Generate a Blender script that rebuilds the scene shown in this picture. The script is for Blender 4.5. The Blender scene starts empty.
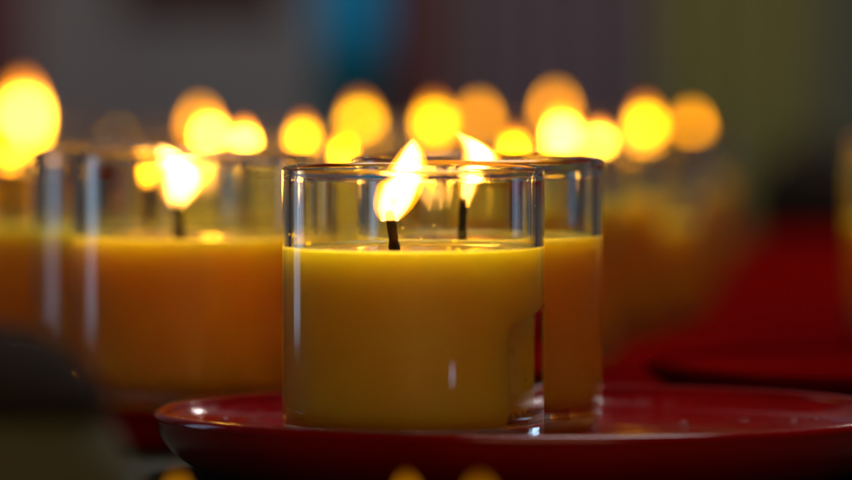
import bpy, bmesh, math, random
from mathutils import Vector, noise
random.seed(11)
MM = 0.001
PI = math.pi
sc = bpy.context.scene
COL = sc.collection
# ------------------------------------------------------------------ helpers
def link_mesh(name, bm, mat, parent=None, smooth=True):
    me = bpy.data.meshes.new(name)
    bmesh.ops.recalc_face_normals(bm, faces=bm.faces[:])
    bm.to_mesh(me); bm.free()
    for p in me.polygons: p.use_smooth = smooth
    o = bpy.data.objects.new(name, me); COL.objects.link(o)
    if mat: me.materials.append(mat)
    if parent: o.parent = parent
    return o
def thing(name, label, cat, loc=(0, 0, 0), group=None):
    o = bpy.data.objects.new(name, None); COL.objects.link(o)
    o.location = loc; o.empty_display_size = 0.01
    o['label'] = label; o['category'] = cat
    if group: o['group'] = group
    return o
def structure(o):
    o['kind'] = 'structure'; return o
def catmull(pts, n=6):
    out = []
    for i in range(len(pts)-1):
        p0 = Vector(pts[max(i-1, 0)]); p1 = Vector(pts[i]); p2 = Vector(pts[i+1]); p3 = Vector(pts[min(i+2, len(pts)-1)])
        for k in range(n):
            t = k/n
            out.append(0.5*((2*p1)+(-p0+p2)*t+(2*p0-5*p1+4*p2-p3)*t*t+(-p0+3*p1-3*p2+p3)*t*t*t))
    out.append(Vector(pts[-1])); return out
def lathe(profile, seg=96, closed=False, fn=None):
    """profile: (r, z) in mm.  closed: the profile is a loop (a shell such as the glass)"""
    bm = bmesh.new(); rings = []
    for r, z in profile:
        if r < 1e-6:
            v = Vector((0, 0, z*MM))
            if fn: v = fn(v, 0, 0, z)
            rings.append([bm.verts.new(v)])
        else:
            ring = []
            for k in range(seg):
                a = 2*PI*k/seg
                v = Vector((r*math.cos(a)*MM, r*math.sin(a)*MM, z*MM))
                if fn: v = fn(v, a, r, z)
                ring.append(bm.verts.new(v))
            rings.append(ring)
    pairs = list(zip(rings, rings[1:]))
    if closed: pairs.append((rings[-1], rings[0]))
    for A, B in pairs:
        if len(A) == 1 and len(B) == 1: continue
        for k in range(seg):
            k2 = (k+1) % seg
            if len(A) == 1: bm.faces.new((A[0], B[k2], B[k]))
            elif len(B) == 1: bm.faces.new((A[k], A[k2], B[0]))
            else: bm.faces.new((A[k], A[k2], B[k2], B[k]))
    return bm
def arc(cx, cz, r, a0, a1, n):
    return [(cx+r*math.cos(math.radians(a0+(a1-a0)*i/n)), cz+r*math.sin(math.radians(a0+(a1-a0)*i/n))) for i in range(n+1)]
def box(bm, x0, x1, y0, y1, z0, z1, bev=0):
    r = bmesh.ops.create_cube(bm, size=1)
    for v in r['verts']:
        v.co = Vector(((x0+x1)/2+v.co.x*(x1-x0), (y0+y1)/2+v.co.y*(y1-y0), (z0+z1)/2+v.co.z*(z1-z0)))*MM
    if bev:
        es = {e for v in r['verts'] for e in v.link_edges}
        bmesh.ops.bevel(bm, geom=list(es), offset=bev*MM, segments=3, affect='EDGES', profile=0.5)
    return bm
def tube(pts, radii, seg=20, wob=0.0):
    bm = bmesh.new(); rings = []
    pts = [Vector(p)*MM for p in pts]
    for i, p in enumerate(pts):
        t = (pts[min(i+1, len(pts)-1)]-pts[max(i-1, 0)]).normalized()
        a = t.cross(Vector((0, 1, 0))).normalized(); b = t.cross(a).normalized()
        ring = []
        for k in range(seg):
            an = 2*PI*k/seg
            rr = radii[i]*MM*(1+wob*noise.noise(Vector((math.cos(an)*2, math.sin(an)*2, i*0.9))))
            ring.append(bm.verts.new(p+a*math.cos(an)*rr+b*math.sin(an)*rr))
        rings.append(ring)
    for A, B in zip(rings, rings[1:]):
        for k in range(seg): bm.faces.new((A[k], A[(k+1) % seg], B[(k+1) % seg], B[k]))
    bm.faces.new(rings[0][::-1]); bm.faces.new(rings[-1])
    return bm
# ------------------------------------------------------------------ materials
def mat(name):
    m = bpy.data.materials.new(name); m.use_nodes = True
    n = m.node_tree.nodes; n.clear()
    out = n.new('ShaderNodeOutputMaterial')
    return m, n, m.node_tree.links, out
def noise_rgb(n, l, scale, c0, c1, detail=4, dist=0.0, vec='Object', stretch=None, p0=0.3, p1=0.7):
    tc = n.new('ShaderNodeTexCoord'); src = tc.outputs[vec]
    if stretch:
        mp = n.new('ShaderNodeMapping'); mp.inputs['Scale'].default_value = stretch
        l.new(src, mp.inputs['Vector']); src = mp.outputs[0]
    t = n.new('ShaderNodeTexNoise'); t.inputs['Scale'].default_value = scale; t.inputs['Detail'].default_value = detail
    t.inputs['Distortion'].default_value = dist
    l.new(src, t.inputs['Vector'])
    r = n.new('ShaderNodeValToRGB'); r.color_ramp.elements[0].position = p0; r.color_ramp.elements[1].position = p1
    r.color_ramp.elements[0].color = (*c0, 1); r.color_ramp.elements[1].color = (*c1, 1)
    l.new(t.outputs['Fac'], r.inputs['Fac'])
    return r.outputs['Color'], t.outputs['Fac']
def rough_mat(name, c0, c1, scale, rough, bump=0.1, bscale=None, stretch=None, spec=0.5, bdist=0.0005, coat=0.0, rvar=0):
    m, n, l, out = mat(name)
    b = n.new('ShaderNodeBsdfPrincipled'); b.inputs['Roughness'].default_value = rough
    b.inputs['Specular IOR Level'].default_value = spec; b.inputs['Coat Weight'].default_value = coat
    b.inputs['Coat Roughness'].default_value = 0.08
    c, f = noise_rgb(n, l, scale, c0, c1, stretch=stretch); l.new(c, b.inputs['Base Color'])
    if bump:
        _, f2 = noise_rgb(n, l, bscale or scale*4, (0, 0, 0), (1, 1, 1), stretch=stretch)
        bp = n.new('ShaderNodeBump'); bp.inputs['Strength'].default_value = bump; bp.inputs['Distance'].default_value = bdist
        l.new(f2, bp.inputs['Height']); l.new(bp.outputs[0], b.inputs['Normal'])
    if rvar:
        rv, _ = noise_rgb(n, l, 130, (rough-rvar,)*3, (rough+rvar,)*3, detail=8, dist=2.0, p0=0.35, p1=0.7); l.new(rv, b.inputs['Roughness'])
    l.new(b.outputs[0], out.inputs['Surface'])
    return m
def glass_mat():
    m, n, l, out = mat('clear_glass')
    g = n.new('ShaderNodeBsdfPrincipled')
    g.inputs['Transmission Weight'].default_value = 1; g.inputs['IOR'].default_value = 1.5
    g.inputs['Roughness'].default_value = 0.0; g.inputs['Base Color'].default_value = (0.985, 0.99, 0.985, 1)
    sm, _ = noise_rgb(n, l, 90, (0, 0, 0), (0.035, 0.035, 0.035), detail=6, dist=1.5, p0=0.5, p1=0.75)
    l.new(sm, g.inputs['Roughness'])
    _, f = noise_rgb(n, l, 55, (0, 0, 0), (1, 1, 1), detail=1, stretch=(1, 1, 0.25))
    bp = n.new('ShaderNodeBump'); bp.inputs['Strength'].default_value = 0.10; bp.inputs['Distance'].default_value = 0.0001
    l.new(f, bp.inputs['Height']); l.new(bp.outputs[0], g.inputs['Normal'])
    l.new(g.outputs[0], out.inputs['Surface']); return m
def wax_mat(name, rough, sss=1.0, c=(0.97, 0.63, 0.028), c2=(0.92, 0.52, 0.018)):
    m, n, l, out = mat(name)
    b = n.new('ShaderNodeBsdfPrincipled'); b.subsurface_method = 'RANDOM_WALK'
    b.inputs['Roughness'].default_value = rough
    b.inputs['Subsurface Weight'].default_value = sss
    b.inputs['Subsurface Radius'].default_value = (1.0, 0.85, 0.12)
    b.inputs['Subsurface Scale'].default_value = SSS_SCALE
    cc, f = noise_rgb(n, l, 60, c2, c, detail=5); l.new(cc, b.inputs['Base Color'])
    bp = n.new('ShaderNodeBump'); bp.inputs['Strength'].default_value = 0.15; bp.inputs['Distance'].default_value = 0.0005
    l.new(f, bp.inputs['Height']); l.new(bp.outputs[0], b.inputs['Normal'])
    l.new(b.outputs[0], out.inputs['Surface']); return m
SSS_SCALE = 0.030
def flame_core_mat(name, k, bl=0.05, tip=None, g=1.0):
    """brighter in the body of the flame, amber where it leaves the wick and at the very tip"""
    m, n, l, out = mat(name)
    tc = n.new('ShaderNodeTexCoord'); sp = n.new('ShaderNodeSeparateXYZ'); l.new(tc.outputs['Generated'], sp.inputs[0])
    r = n.new('ShaderNodeValToRGB'); r.color_ramp.interpolation = 'EASE'
    e = r.color_ramp.elements; e[0].position = 0; e[0].color = (0.30, 0.085, 0.002, 1)
    e[1].position = 1; e[1].color = (0.75, 0.33, 0.008, 1)
    a = e.new(0.22); a.color = (0.95, 0.40, 0.010, 1)
    a = e.new(0.42); a.color = (1.0, 0.45, bl, 1)
    a = e.new(0.75 if not tip else 0.5); a.color = (1.0, 0.50, bl, 1)
    if tip:                                  # cooler, orange upper half
        a = e.new(0.72); a.color = (0.22, 0.06, 0.001, 1); e[len(e)-1].color = (0.06, 0.013, 0.0, 1)
    l.new(sp.outputs['Z'], r.inputs['Fac'])
    for q_ in e: q_.color = (q_.color[0], q_.color[1]*g, q_.color[2], 1)
    em = n.new('ShaderNodeEmission'); em.inputs['Strength'].default_value = k
    l.new(r.outputs['Color'], em.inputs['Color']); l.new(em.outputs[0], out.inputs['Surface']); return m
def flame_halo_mat(name, k, col=(1.0, 0.36, 0.012)):
    m, n, l, out = mat(name)
    em = n.new('ShaderNodeEmission'); em.inputs['Strength'].default_value = k; em.inputs['Color'].default_value = (*col, 1)
    l.new(em.outputs[0], out.inputs['Volume']); return m
GLASS = glass_mat()
INNER = flame_halo_mat('inner_flame_glow', 2200, (1.0, 0.50, 0.10))
WAX = wax_mat('yellow_wax', 0.35)
POOL = wax_mat('molten_wax', 0.05)
AMBER = wax_mat('amber_wax', 0.35, c=(0.97, 0.46, 0.014), c2=(0.94, 0.39, 0.01))
AMBER_POOL = wax_mat('molten_amber_wax', 0.05, c=(0.96, 0.43, 0.012), c2=(0.93, 0.37, 0.01))
WICK = rough_mat('charred_wick', (0.004, 0.003, 0.002), (0.02, 0.012, 0.006), 700, 0.9, 0.6, 1500, spec=0.15)
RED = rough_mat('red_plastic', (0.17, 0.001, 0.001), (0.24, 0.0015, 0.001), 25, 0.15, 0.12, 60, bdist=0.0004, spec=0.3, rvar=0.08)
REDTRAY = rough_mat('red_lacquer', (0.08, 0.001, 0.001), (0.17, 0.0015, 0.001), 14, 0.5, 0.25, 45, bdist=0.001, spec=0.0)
STONE = rough_mat('dark_table_top', (0.030, 0.032, 0.022), (0.055, 0.055, 0.036), 22, 0.75, 0.3, 90, spec=0.15)
OLIVE = rough_mat('olive_glaze', (0.045, 0.050, 0.024), (0.085, 0.088, 0.042), 18, 0.75, 0.2, 60)
CORE = flame_core_mat('flame_light', 88); CORE_DIM = flame_core_mat('weak_flame_light', 0.9, 0.001, g=0.72)
CORE_FAR = flame_core_mat('far_flame_light', 15, 0.001, True, g=0.92); CORE_BRIGHT = flame_core_mat('bright_flame_light', 60, 0.03, True)
CORE_AMBER = flame_core_mat('amber_flame_light', 10, 0.0003, g=0.72)
HALO = flame_halo_mat('flame_glow', 500, (1.0, 0.30, 0.004)); HALO_DIM = flame_halo_mat('weak_flame_glow', 110, (1, 0.28, 0.003)); HALO_FAR = flame_halo_mat('far_flame_glow', 700, (1, 0.26, 0.002)); HALO_AMBER = flame_halo_mat('amber_flame_glow', 350, (1, 0.26, 0.002))
WALLM = rough_mat('grey_plaster', (0.17, 0.155, 0.165), (0.25, 0.235, 0.235), 6, 0.9, 0.2, 40)
# ------------------------------------------------------------------ candle
R = 30.1; RI = 28.0; BASE = 5.5
def glass_bm(h, bead=1.05):
    p = []
    p += [(0, 0.9), (20, 0.7), (24, 0.0)]
    p += arc(R-4, 4, 4, -90, 0, 8)[1:]
    p += [(R, 4+(h-9)*i/9) for i in range(1, 10)]
    p += [(R-0.05, h-3.2)]
    p += arc(R-1.05, h-bead, bead, -20, 200, 14)
    p += [(RI, h-3.4)]
    p += [(RI, h-5-(h-5-BASE-5)*i/9) for i in range(10)]
    p += [(RI-4+4*math.cos(a), BASE+4-4*math.sin(a)) for a in (math.radians(x) for x in (0, 15, 30, 45, 60, 75, 90))]
    p += [(12, BASE-0.3), (0, BASE-0.6)]
    return lathe(p, 128)
def wax_bm(top, notch=False):
    rw = RI+0.12
    p = [(0, BASE-0.75), (12, BASE-0.45), (RI-4, BASE-0.12)]
    p += [(RI-4+4.12*math.sin(a), BASE+4-4.12*math.cos(a)) for a in (math.radians(x) for x in (15, 30, 45, 60, 75, 90))]
    n = 70 if notch else 22
    p += [(rw, BASE+4+(top+0.5-BASE-4)*i/n) for i in range(1, n+1)]
    p += [(rw-0.5, top+0.15), (rw-1.3, top-0.25), (rw-3, top-0.4), (20, top-0.45), (12, top-0.5), (6, top-0.7), (0, top-0.8)]
    def fn(v, a, r, z):
        if notch and r > 20 and z < top-2:
            # wax has shrunk away from the glass over the lower right of the front
            d = math.degrees(a) % 360           # front is 270
            edge = 318+0.8*math.sin(z*0.12)
            w = max(0, min(1, (d-edge)/5.0))*max(0, min(1, (392+0*z-(d if d > 200 else d+360))/10)) if d > 200 or d < 40 else 0
            ztop = 28.5+(d-318)*0.12 if d > 200 else 30
            w *= max(0, min(1, (ztop-z)/3.0))
            w = w*w*(3-2*w)
            k = 7.5*w*(1+0.3*noise.noise(Vector((d*0.08, z*0.1, 3))))
            f = (r-k)/r
            v = Vector((v.x*f, v.y*f, v.z))
        return v
    return lathe(p, 256 if notch else 96, fn=fn)
def pool_bm(top):
    rp = 23.5
    def fn(v, a, r, z):
        f = 1+0.06*noise.noise(Vector((math.cos(a)*1.3, math.sin(a)*1.3, top)))
        return Vector((v.x*f, v.y*f, v.z))
    return lathe([(0, top-0.62), (6, top-0.5), (12, top-0.3), (rp-2, top-0.25), (rp-0.4, top-0.32), (rp, top-0.7)], 96, fn=fn)
def flame_bm(pts, radii, grow=0.0, seg=28, flat=0.8):
    """a bent teardrop round a spine (mm); radii per spine point"""
    q = catmull([(p[0], p[1], p[2]) for p in pts], 6); rr = catmull([(r, 0, 0) for r in radii], 6)
    bm = bmesh.new(); rings = []
    zs = [v.z for v in q]; n = len(q)
    for i, (p, r) in enumerate(zip(q, rr)):
        rad = max(0.02, r.x)+grow*math.sin(PI*min(1, max(0.06, i/(n-1)*0.94+0.05)))
        ring = []
        for k in range(seg):
            a = 2*PI*k/seg
            ring.append(bm.verts.new(Vector((p.x+rad*math.cos(a), p.y+rad*flat*math.sin(a), p.z))*MM))
        rings.append(ring)
    for A, B in zip(rings, rings[1:]):
        for k in range(seg): bm.faces.new((A[k], A[(k+1) % seg], B[(k+1) % seg], B[k]))
    bm.faces.new(rings[0][::-1]); bm.faces.new(rings[-1])
    return bm
# flame shapes: spine relative to the wick's tip, radii
SHAPES = {
 'front': ([(0.2, 0, -2.2), (0.9, 0, 0.3), (2.0, 0, 3.4), (3.5, 0, 7.4), (4.8, 0, 11.5), (5.4, 0, 14.6), (5.5, 0, 16.6)], [2.3, 3.9, 4.6, 4.5, 3.3, 1.9, 0.15]),
 'lean':  ([(0.4, 0, -1.6), (1.0, 0, 0.8), (2.0, 0, 4), (2.9, 0, 7.6), (2.6, 0, 10.8), (0.2, 0, 13.8), (-3.6, 0, 16.4)], [1.1, 1.9, 2.8, 3.6, 3.7, 2.3, 0.1]),
 'blob':  ([(0.2, 0, -1.8), (0.8, 0, 0.5), (1.6, 0, 3.5), (1.4, 0, 6.5), (-0.4, 0, 9.3), (-2.4, 0, 11.5), (-3.8, 0, 13.4)], [1.5, 3.4, 4.8, 5.0, 4.2, 2.7, 0.3]),
 'tall':  ([(0, 0, -2.0), (0, 0, 0.5), (0.2, 0, 5), (0.3, 0, 10), (0.1, 0, 15), (-0.3, 0, 19.5), (-0.6, 0, 23)], [1.4, 3.0, 4.3, 4.4, 3.2, 1.6, 0.1]),
 'side':  ([(0, 0, -1.8), (-0.6, 0, 0.6), (-2.0, 0, 3.4), (-4.0, 0, 6.0), (-6.5, 0, 8.0), (-9.0, 0, 9.2), (-11.5, 0, 9.6)], [1.4, 3.0, 3.9, 3.7, 2.7, 1.5, 0.1]),
 'plump': ([(0, 0, -1.8), (0, 0, 0.3), (0.1, 0, 3.5), (0.3, 0, 7.5), (0.3, 0, 11.5), (0.1, 0, 15), (-0.2, 0, 18)], [1.5, 3.6, 5.0, 5.0, 3.9, 2.1, 0.1]),
 'round': ([(0, 0, -1.8), (0, 0, 0.3), (0.2, 0, 3), (0.3, 0, 6), (0.4, 0, 8.8), (0.4, 0, 11.2), (0.3, 0, 13.2)], [1.3, 2.9, 3.9, 3.8, 2.7, 1.3, 0.1]),
}
CACHE = {}
def make_flame(shape, dim):
    key = (shape, dim)
    if key not in CACHE:
        pts, rad = SHAPES[shape]
        f = link_mesh('flame', flame_bm(pts, rad, 0.95 if dim == 0 else 0.9), (HALO, HALO_DIM, HALO_FAR, HALO_FAR, HALO_AMBER)[dim])
        if dim == 0:      # near flames: a thin glowing mantle, a brighter inner flame and a small white-hot core
            b = link_mesh('inner_flame', flame_bm(pts, [r*0.88 for r in rad]), INNER)
            up = [(p[0], p[1], p[2]+0.8) for p in pts[1:-1]]
            c = link_mesh('flame_core', flame_bm(up, [0.3]+[r*0.46 for r in rad[2:-2]]+[0.1]), CORE)
            CACHE[key] = (f.data, c.data, b.data); bpy.data.objects.remove(b)
        else:
            c = link_mesh('flame_core', flame_bm([pts[0]]+pts[1:], [r*0.84 for r in rad]), (CORE, CORE_DIM, CORE_FAR, CORE_BRIGHT, CORE_AMBER)[dim])
            CACHE[key] = (f.data, c.data, None)
        bpy.data.objects.remove(c); bpy.data.objects.remove(f)
    return CACHE[key]
G_H = 64.2
protos = {}
def glass_mesh(h, bead):
    k = ('g', h, bead)
    if k not in protos:
        o = link_mesh('glass_cup', glass_bm(h, bead), GLASS); protos[k] = o.data; bpy.data.objects.remove(o)
    return protos[k]
def wax_mesh(top, notch):
    k = ('w', top, notch)
    if k not in protos:
        o = link_mesh('wax', wax_bm(top, notch), WAX); protos[k] = o.data; bpy.data.objects.remove(o)
    return protos[k]
def pool_mesh(top):
    k = ('p', top)
    if k not in protos:
        o = link_mesh('melted_wax', pool_bm(top), POOL); protos[k] = o.data; bpy.data.objects.remove(o)
    return protos[k]
def add(name, me, parent, loc=(0, 0, 0)):
    o = bpy.data.objects.new(name, me); COL.objects.link(o); o.parent = parent; o.location = loc; return o
def candle(x, d, z, label, group, wax=None, h=G_H, top=45.5, zf=None, shape='round', dim=0, notch=False, bead=1.05, wick=None, fscale=1.0, wx=0.0, rot=0.0):
    """x, d, z in mm: d is the distance beyond the camera; zf: height of the flame's middle above the table"""
    t = thing('votive_candle', label, 'candle', (x*MM, (d-1500)*MM, z*MM), group)
    add('glass_cup', glass_mesh(h, bead), t)
    am = 0 if notch else 1
    w = add('wax', wax_mesh(top, notch), t); pl = add('melted_wax', pool_mesh(top), w)
    if am:                                   # the other candles are of a deeper amber wax
        for q_, m_ in ((w, AMBER), (pl, AMBER_POOL)):
            q_.material_slots[0].link = 'OBJECT'; q_.material_slots[0].material = m_
    pts, _ = SHAPES[shape]
    mid = (pts[0][2]+pts[-1][2])/2*fscale
    if h > 62:                               # little beads of wax left on the glass at the wax line
        for k in range(7):
            a = random.choice((random.uniform(PI, 2*PI), random.uniform(0, 2*PI))); rad_ = random.uniform(0.25, 0.6)
            bm = bmesh.new(); bmesh.ops.create_icosphere(bm, subdivisions=2, radius=rad_*MM)
            for v in bm.verts: v.co.z *= 0.8
            b_ = link_mesh('wax_bead', bm, POOL, w)
            b_.location = Vector(((RI-rad_*0.5)*math.cos(a), (RI-rad_*0.5)*math.sin(a), top+0.6+random.random()**3*4))*MM
    if notch:                                # beads added for sparkle in the gap where the wax left the glass
        for a, zz, rr_ in ((322, 23, .5), (326, 19, .35), (329, 25, .3), (324, 13, .4), (331, 9, .45), (322, 8, .35), (333, 16, .3), (327, 5.5+3, .4)):
            bm = bmesh.new(); bmesh.ops.create_icosphere(bm, subdivisions=2, radius=rr_*MM)
            for v in bm.verts: v.co.z *= 1.7
            b_ = link_mesh('wax_bead', bm, POOL, w); a = math.radians(a)
            b_.location = Vector(((RI-0.25)*math.cos(a), (RI-0.25)*math.sin(a), zz))*MM
    if wick is None:
        tipz = (zf-z-mid) if zf else top+8
        wick = [(wx, 0, top-2), (wx+0.1, 0, top+0.5*(tipz-top)), (wx+random.uniform(-0.8, 0.8), 0, tipz)]
    q = catmull(wick, 5); n = len(q)
    rad = [1.25-0.25*(i/(n-1)) for i in range(n)]; rad[-1] = 0.75
    link_mesh('wick', tube([tuple(v) for v in q], rad, wob=0.35), WICK, w)
    fm, cm, im_ = make_flame(shape, dim)
    f = add('flame', fm, t, Vector(wick[-1])*MM); f.scale = (fscale,)*3
    add('flame_core', cm, f)
    if im_: add('inner_flame', im_, f)
    return t
GB = 'candles burning in the background'
GF = 'candles in front of the tray'
candle(-2.9, 1500, 5, 'sharply focused yellow candle in clear glass nearest the middle on the red plate', 'candles on the round red plate',
       shape='front', notch=True, wick=[(-4.1, 0, 43.5), (-4.6, 0, 48), (-5.6, 0, 54)])
candle(12.0, 1560, 5, 'yellow glass candle half hidden behind the sharp one on the red plate', 'candles on the round red plate',
       h=64.6, top=45.5, shape='lean', bead=1.25, wick=[(-1.9, 0, 43.5), (-2.0, 0, 49), (-1.6, 0, 54.2)])
GL = 'pair of blurred candles on the left'
candle(-58.5, 1645, 4, 'blurred yellow glass candle left of the sharp one with flame above its dark wick', GL,
       top=42.8, shape='blob', fscale=1.0, wick=[(-3.4, 0, 41), (-3.6, 0, 46.5), (-4.2, 0, 52.3)])
candle(-72.6, 1707, 4, 'blurred glass candle partly behind the left candle, its rim farther left', GL,
       h=63.4, top=42, shape='round', zf=61.5, wx=-1, dim=2, fscale=0.62)
BG = [
 (-141.5, 2330, 62.5, 'tall', 3, 'far candle with tall flame at the far left edge of the picture'),
 (-113.7, 1800, 66.1, 'round', 2, 'candle cut by the left edge, its flame just below the tall flame'),
 (-77.5, 2265, 60, 'round', 4, 'far candle with dim orange flame above the broad bright pair left of middle'),
 (-66.0, 2012, 64, 'round', 3, 'candle with left flame of the broad bright pair, left of middle'),
 (-53.0, 1886, 65, 'round', 3, 'candle with right flame of the broad bright pair, left of middle'),
 (-38.1, 1952, 65, 'round', 2, 'candle with a lone round flame, right of the broad bright pair'),
 (-22.8, 2205, 63, 'plump', 2, 'far candle with large flame above the sharp candle glass left rim'),
 (-21.2, 1775, 66, 'round', 2, 'candle just behind the sharp glass, its flame low under the large one'),
 (2.9, 2138, 64.8, 'plump', 2, 'far candle with bright flame directly above the middle of the sharp glass'),
 (17.1, 2300, 60.5, 'round', 4, 'far candle with dim amber flame just right of the bright middle one'),
 (25.3, 1842, 65, 'round', 2, 'candle with small low flame above the gap between the two sharp glasses'),
 (46.1, 2366, 62.5, 'round', 4, 'far candle with orange flame highest above the broad bright flames right of middle'),
 (39.9, 1950, 66, 'plump', 3, 'candle with the brightest blurred flame above the second glass'),
 (53.4, 2010, 60.7, 'round', 3, 'candle with low flame at the right shoulder of the brightest blurred flame'),
 (60.5, 2070, 66, 'plump', 2, 'candle with round yellow flame apart on the right of the row'),
 (76.4, 2270, 58.5, 'round', 4, 'far candle with dim orange flame, rightmost of the flame row'),
 (158.0, 1985, 50, 'round', 1, 'dim candle at the right edge of the picture'),
]
LOW = (0, 2, 6, 9, 11, 15)
for i, (x, d, zf, shp, dim, lab) in enumerate(BG):
    top = 38+((i*37) % 7)-(8 if i == 16 else 0)
    candle(x, d, 4, lab, GB, h=51 if i == 13 else 56.5+(i*5 % 3)*0.6-(5 if i in LOW else 0), top=32 if i == 13 else top-(4 if i in LOW else 0), zf=zf-0.8, shape=shp, dim=dim, wx={60.5: 8,  76.4: 15}.get(x, random.uniform(-1, 1)), fscale={'tall': 0.9, 'plump': 0.68}.get(shp, 0.72))
# lower step in front: only the flame tips rise into the picture
for x, d, zf, lab in [(-47.7, 1262, 12.2, 'candle on the lower step, its glow at the bottom left under the plate edge'),
                  (-4, 1262, 12.0, 'candle on the lower step, its glow at the bottom just left of the middle'),
                  (9.5, 1198, 16.3, 'candle on the lower step, its glow at the bottom under the sharp glass')]:
    candle(x, d, -56, lab, 'candles on the lower step', top=44, zf=zf, shape='plump', dim=1, fscale=0.5)
# ------------------------------------------------------------------ red plate
def plate(x, d, z, label, rr=88.5, depth=6.0, hgt=16.0, group=None):
    t = thing('red_plate', label, 'plate', (x*MM, (d-1500)*MM, z*MM), group)
    s = rr/88.5; fl = hgt-depth
    inner = [(0, fl), (60*s, fl), (74*s, fl+0.05), (79*s, fl+0.9), (82.5*s, fl+2.7), (85*s, fl+4.9)]
    outer = [(87.9*s, hgt-1.9), (87.2*s, hgt-4.5), (85.4*s, hgt-7.6), (82*s, hgt-11.0), (77*s, hgt-13.8), (72*s, hgt-14.9), (0, 0)]
    body = catmull([(a, b, 0) for a, b in inner[2:]], 5)
    prof = [inner[0], inner[1]]+[(v.x, v.y) for v in body]
    o2 = catmull([(a, b, 0) for a, b in outer[:6]], 5)
    prof += [(v.x, v.y) for v in o2]+[(70*s, hgt-14.2), (67*s, hgt-8.0), (64*s, hgt-7.6), (0, hgt-7.6)]
    def fn(v, a, r, zz):
        k = 1+0.0035*math.sin(a*2+1)+0.0015*math.sin(a*5)
        return Vector((v.x*k, v.y*k, v.z+0.25*MM*math.sin(a*2)*(r/88)))
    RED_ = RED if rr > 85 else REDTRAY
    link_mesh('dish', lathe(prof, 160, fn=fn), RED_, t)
    rim = arc((rr-2.1)-0.0, hgt-1.5, 1.65, 0, 345, 14)
    link_mesh('rim', lathe(rim, 160, closed=True, fn=fn), RED_, t)
    foot = [(62*s, 0.05), (64*s, 0.0), (65*s, 0.6), (64.5*s, hgt-7.55), (61.5*s, hgt-7.55), (61.3*s, 0.6)]
    if rr < 85: t.scale = (1, 1, 0.6)
    link_mesh('foot_ring', lathe(foot, 128, closed=True), RED_, t)
    return t
plate(24.4, 1535, -5, 'shallow round red plastic plate under the two sharp candles')
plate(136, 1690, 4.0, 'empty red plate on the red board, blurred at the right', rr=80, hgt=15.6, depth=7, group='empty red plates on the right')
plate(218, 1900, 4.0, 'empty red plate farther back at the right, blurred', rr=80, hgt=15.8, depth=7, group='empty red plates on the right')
WATER = bpy.data.materials.new('water'); WATER.use_nodes = True
_b = WATER.node_tree.nodes['Principled BSDF']; _b.inputs['Transmission Weight'].default_value = 1
_b.inputs['Roughness'].default_value = 0.02; _b.inputs['IOR'].default_value = 1.33
def add_glint_drop(x, d, r, label):  # clear drops added in the dish to stand for its bright reflections
    rr_ = math.hypot(x-24.4, d-1535)              # height of the dish's inside under the drop
    z = 5.0
    for (ra, za), (rb, zb) in zip([(74, 5.05), (79, 5.9), (82.5, 7.7), (85, 9.9)], [(79, 5.9), (82.5, 7.7), (85, 9.9), (88, 12)]):
        if ra <= rr_ < rb: z = za+(zb-za)*(rr_-ra)/(rb-ra)
    p = [(0, -0.25)]+[(r*math.cos(a), r*0.62*math.sin(a)) for a in (math.radians(q) for q in (-20, 0, 15, 30, 45, 60, 75))]+[(0, r*0.62)]
    o = link_mesh('glint_drop', lathe(p, 32), WATER); o.location = (x*MM, (d-1500)*MM, z*MM)
    o['label'] = label; o['category'] = 'drop'; o['group'] = 'drops added as glints on the red plate'
add_glint_drop(62, 1569, 1.5, 'tiny added glint drop on the red plate, nearest the glasses on their right')
add_glint_drop(76.8, 1577, 1.3, 'tiny added glint drop on the red plate, second to the right of the glasses')
add_glint_drop(88.5, 1575, 1.1, 'tiny added glint drop on the red plate, third to the right of the glasses')
add_glint_drop(93.5, 1574, 0.9, 'tiny added glint drop on the red plate, farthest right of all')
add_glint_drop(-53.8, 1556, 1.2, 'tiny added glint drop inside the left edge of the red plate, leftmost of three')
add_glint_drop(-48.5, 1566, 1.2, 'tiny added glint drop inside the left edge of the red plate, middle of three')
add_glint_drop(-41.2, 1574, 1.1, 'tiny added glint drop inside the left edge of the red plate, nearest the sharp candle')
# ------------------------------------------------------------------ table, board, bowl
t = thing('altar_table', 'dark altar table under the red plate and candles', 'table', (0, 0, 0))
bm = bmesh.new(); box(bm, -600, 600, -95, 1230, -30, -5, 3); link_mesh('table_top', bm, STONE, t)
bm = bmesh.new(); box(bm, -580, 580, -90, -72, -340, -30.2, 2); link_mesh('front_panel', bm, STONE, t)
bm = bmesh.new(); box(bm, -560, 560, -420, -90.5, -72, -56, 3); link_mesh('lower_step', bm, STONE, t)
t = thing('red_board', 'long red lacquered board holding the blurred background candles', 'tray', (0, 0, 0))
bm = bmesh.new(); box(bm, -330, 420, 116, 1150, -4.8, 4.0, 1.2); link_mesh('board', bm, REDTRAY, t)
def bowl(x, d, z, s):
    t = thing('olive_jar', 'olive glazed jar with domed black lid, out of focus in the lower left corner', 'jar', (x*MM, (d-1500)*MM, z*MM))
    p = [(0, 3), (18, 3), (19, 0), (21, 0), (22, 3), (27, 16), (30, 34), (31, 52), (30, 66), (27, 76), (24, 80), (23.5, 81.5), (0, 81.5)]
    link_mesh('body', lathe([(v.x*s, v.y*s) for v in catmull([(a, b, 0) for a, b in p[:-1]], 4)]+[(0, 81.5*s)], 96), OLIVE, t)
    l = [(0, 96.5), (6, 96.3), (12, 95), (18, 91.5), (22.5, 87), (25.5, 82.8), (25.3, 81.8), (0, 81.8)]
    link_mesh('lid', lathe([(a*s, b*s) for a, b in l], 96), WICK, t)
    t.scale = (1, 1, 1.08)
bowl(-84, 1225, -56, 1.0)
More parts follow.
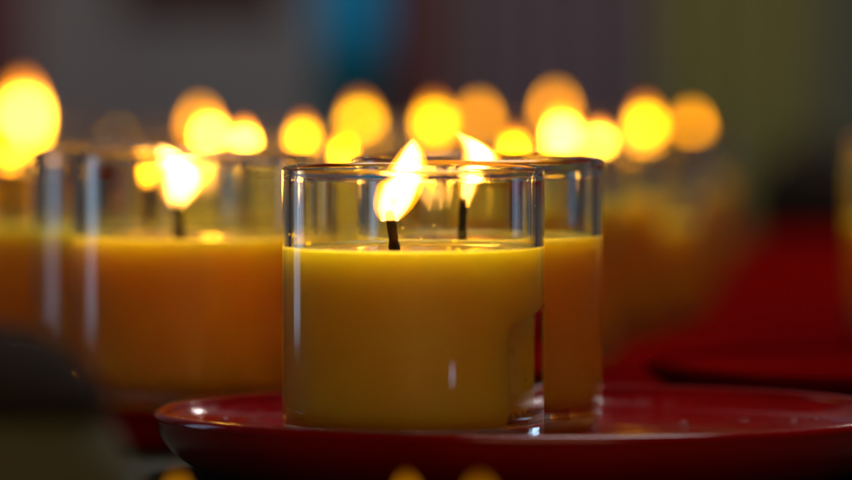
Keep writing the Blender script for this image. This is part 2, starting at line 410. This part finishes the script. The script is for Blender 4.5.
# ------------------------------------------------------------------ hall behind
bm = bmesh.new(); box(bm, -1400, 1400, 1700, 1760, -900, 1100); structure(link_mesh('back_wall', bm, WALLM, smooth=False))
bm = bmesh.new(); box(bm, -2500, 2500, -2500, 2500, -960, -900)
structure(link_mesh('floor', bm, rough_mat('hall_floor', (0.05, 0.04, 0.035), (0.09, 0.07, 0.06), 3, 0.4), smooth=False))
def cloth(name, label, cat, x0, x1, y, z0, z1, m, folds, amp, band=None):
    t = thing(name, label, cat, ((x0+x1)/2*MM, y*MM, z0*MM))
    bm = bmesh.new(); nx = 60; nz = 10; w = x1-x0; top = []; V = {}
    for s in (0, 1):
        for i in range(nx+1):
            for j in range(nz+1):
                u = i/nx
                yy = amp*math.sin(u*folds*2*PI+0.6*math.sin(j*0.5))+s*1.4
                V[s, i, j] = bm.verts.new(Vector(((u-0.5)*w, yy, (z1-z0)*j/nz))*MM)
    for i in range(nx):
        for j in range(nz):
            bm.faces.new((V[0, i, j], V[0, i+1, j], V[0, i+1, j+1], V[0, i, j+1]))
            bm.faces.new((V[1, i, j], V[1, i, j+1], V[1, i+1, j+1], V[1, i+1, j]))
    for i in range(nx):
        for j in (0, nz): bm.faces.new((V[0, i, j], V[0, i+1, j], V[1, i+1, j], V[1, i, j]))
    for j in range(nz):
        for i in (0, nx): bm.faces.new((V[0, i, j], V[0, i, j+1], V[1, i, j+1], V[1, i, j]))
    link_mesh('cloth', bm, m, t)
    link_mesh('rod', tube([(-w/2-8, 0.7, z1-z0+2), (0, 0.7, z1-z0+2), (w/2+8, 0.7, z1-z0+2)], [3, 3, 3]), WICK, t)
    return t
BLUE = rough_mat('blue_cloth', (0.002, 0.40, 0.90), (0.006, 0.48, 0.97), 12, 0.8, 0.3)
VIOL = rough_mat('violet_grey_cloth', (0.17, 0.14, 0.19), (0.24, 0.20, 0.25), 8, 0.85, 0.3)
OLC = rough_mat('olive_cloth', (0.24, 0.25, 0.08), (0.34, 0.35, 0.12), 8, 0.85, 0.3)
DKR = rough_mat('dark_red_wood', (0.05, 0.008, 0.010), (0.09, 0.015, 0.015), 10, 0.5, 0.3, stretch=(1, 1, 0.1))
SLATE = rough_mat('slate_green_cloth', (0.14, 0.16, 0.12), (0.19, 0.22, 0.16), 8, 0.85, 0.3)
cloth('hanging_banner', 'bright blue cloth banner hanging behind the candles', 'banner', -47, -17, 1290, 40, 520, BLUE, 2, 2)
cloth('hanging_curtain', 'dull violet grey curtain right of the dark red pillar', 'curtain', 12, 96, 1330, -200, 560, VIOL, 5, 5)
cloth('hanging_curtain', 'olive green curtain behind the flames at the right', 'curtain', 98, 168, 1320, -200, 560, OLC, 4, 5)
cloth('hanging_curtain', 'dark slate green curtain at the far right', 'curtain', 160, 260, 1345, -200, 560, SLATE, 5, 5)
for px_, py_, lab in ((-4, 1300, 'dark red wooden pillar beside the blue banner'), (-184, 1310, 'dark red wooden pillar at the far left edge behind the tall flame')):
    t = thing('wooden_pillar', lab, 'pillar', (px_*MM, py_*MM, -0.9), 'wooden pillars of the hall')
    link_mesh('shaft', lathe([(0, 0), (13.5, 0), (13.5, 1500), (0, 1500)], 48), DKR, t)
    link_mesh('plinth', lathe([(13.5, 0), (22, 0), (22, 30), (17, 40), (13.5, 42)], 48), DKR, t)
t = thing('wooden_beam', 'dark brown beam at the top above the left flames', 'beam', (-102*MM, 1500*MM, 88*MM))
bm = bmesh.new(); box(bm, -38, 38, -20, 20, 0, 60, 4); link_mesh('timber', bm, DKR, t)
bm = bmesh.new(); box(bm, -3, 3, 5, 9, 60, 700, 1); link_mesh('hanger', bm, WICK, t)
t = thing('incense_pot', 'dark lidded pot behind the table at the right', 'pot', (160*MM, 1190*MM, -5*MM))
link_mesh('body', lathe([(0, 0), (18, 0), (26, 10), (29, 22), (25, 32), (22, 34), (0, 34)], 48), WICK, t)
link_mesh('lid', lathe([(23, 34.2), (18, 40), (8, 44), (4, 46), (5, 50), (0, 52), (0, 34.2)], 48), WICK, t)
# ------------------------------------------------------------------ light
def area(name, loc, target, sx, sy, power, col):
    l = bpy.data.lights.new(name, 'AREA'); l.shape = 'RECTANGLE'; l.size = sx; l.size_y = sy; l.energy = power; l.color = col
    o = bpy.data.objects.new(name, l); COL.objects.link(o); o.location = loc
    o.rotation_euler = (Vector(target)-Vector(loc)).to_track_quat('-Z', 'Y').to_euler(); return o
area('window_light', (-0.55, 0.33, 0.10), (0, 0, 0.04), 0.13, 0.40, 0.28, (0.50, 0.72, 1.0))
area('hall_light', (0.3, 0.9, 1.9), (0, 1.4, 0.1), 0.8, 0.8, 27, (1.0, 0.95, 0.95))
area('warm_front_light', (0.1, -1.0, 0.6), (0, 0.1, 0.03), 0.8, 0.8, 3.2, (1.0, 0.62, 0.30))
area('glass_glint_light', (0.130, -0.21, 0.009), (0.0, 0, 0.02), 0.026, 0.004, 0.0010, (0.6, 0.65, 1.0))  # added light close by, puts the bluish glint on the front glass
area('back_glint_light', (0.38, 1.15, 0.50), (0.05, 0, 0), 0.02, 0.02, 0.22, (1.0, 0.85, 0.8))  # added small light behind, only for sharp highlights on drops, glass and plate
w = bpy.data.worlds.new('World'); sc.world = w; w.use_nodes = True
bg = w.node_tree.nodes['Background']; bg.inputs[0].default_value = (0.9, 0.95, 1.0, 1); bg.inputs[1].default_value = 0.012
# ------------------------------------------------------------------ camera
cam = bpy.data.cameras.new('camera'); co = bpy.data.objects.new('camera', cam); COL.objects.link(co)
co.location = (0, -1.5, 0.1175); co.rotation_euler = (math.radians(90-2.49), 0, 0)
cam.sensor_width = 36; cam.lens = 277; cam.clip_start = 0.05; cam.clip_end = 50
cam.dof.use_dof = True; cam.dof.focus_distance = 1.512; cam.dof.aperture_fstop = 277/38; cam.dof.aperture_blades = 0
sc.camera = co
sc.view_settings.view_transform = 'Standard'; sc.view_settings.look = 'None'
sc.view_settings.exposure = 0; sc.view_settings.gamma = 1
c = sc.cycles
c.use_denoising = True
try: c.denoiser = 'OPENIMAGEDENOISE'
except Exception: pass
c.max_bounces = 24; c.transmission_bounces = 20; c.glossy_bounces = 8; c.diffuse_bounces = 4; c.transparent_max_bounces = 16
c.sample_clamp_indirect = 80; c.blur_glossy = 0.3; c.use_adaptive_sampling = False
c.caustics_reflective = True; c.caustics_refractive = True
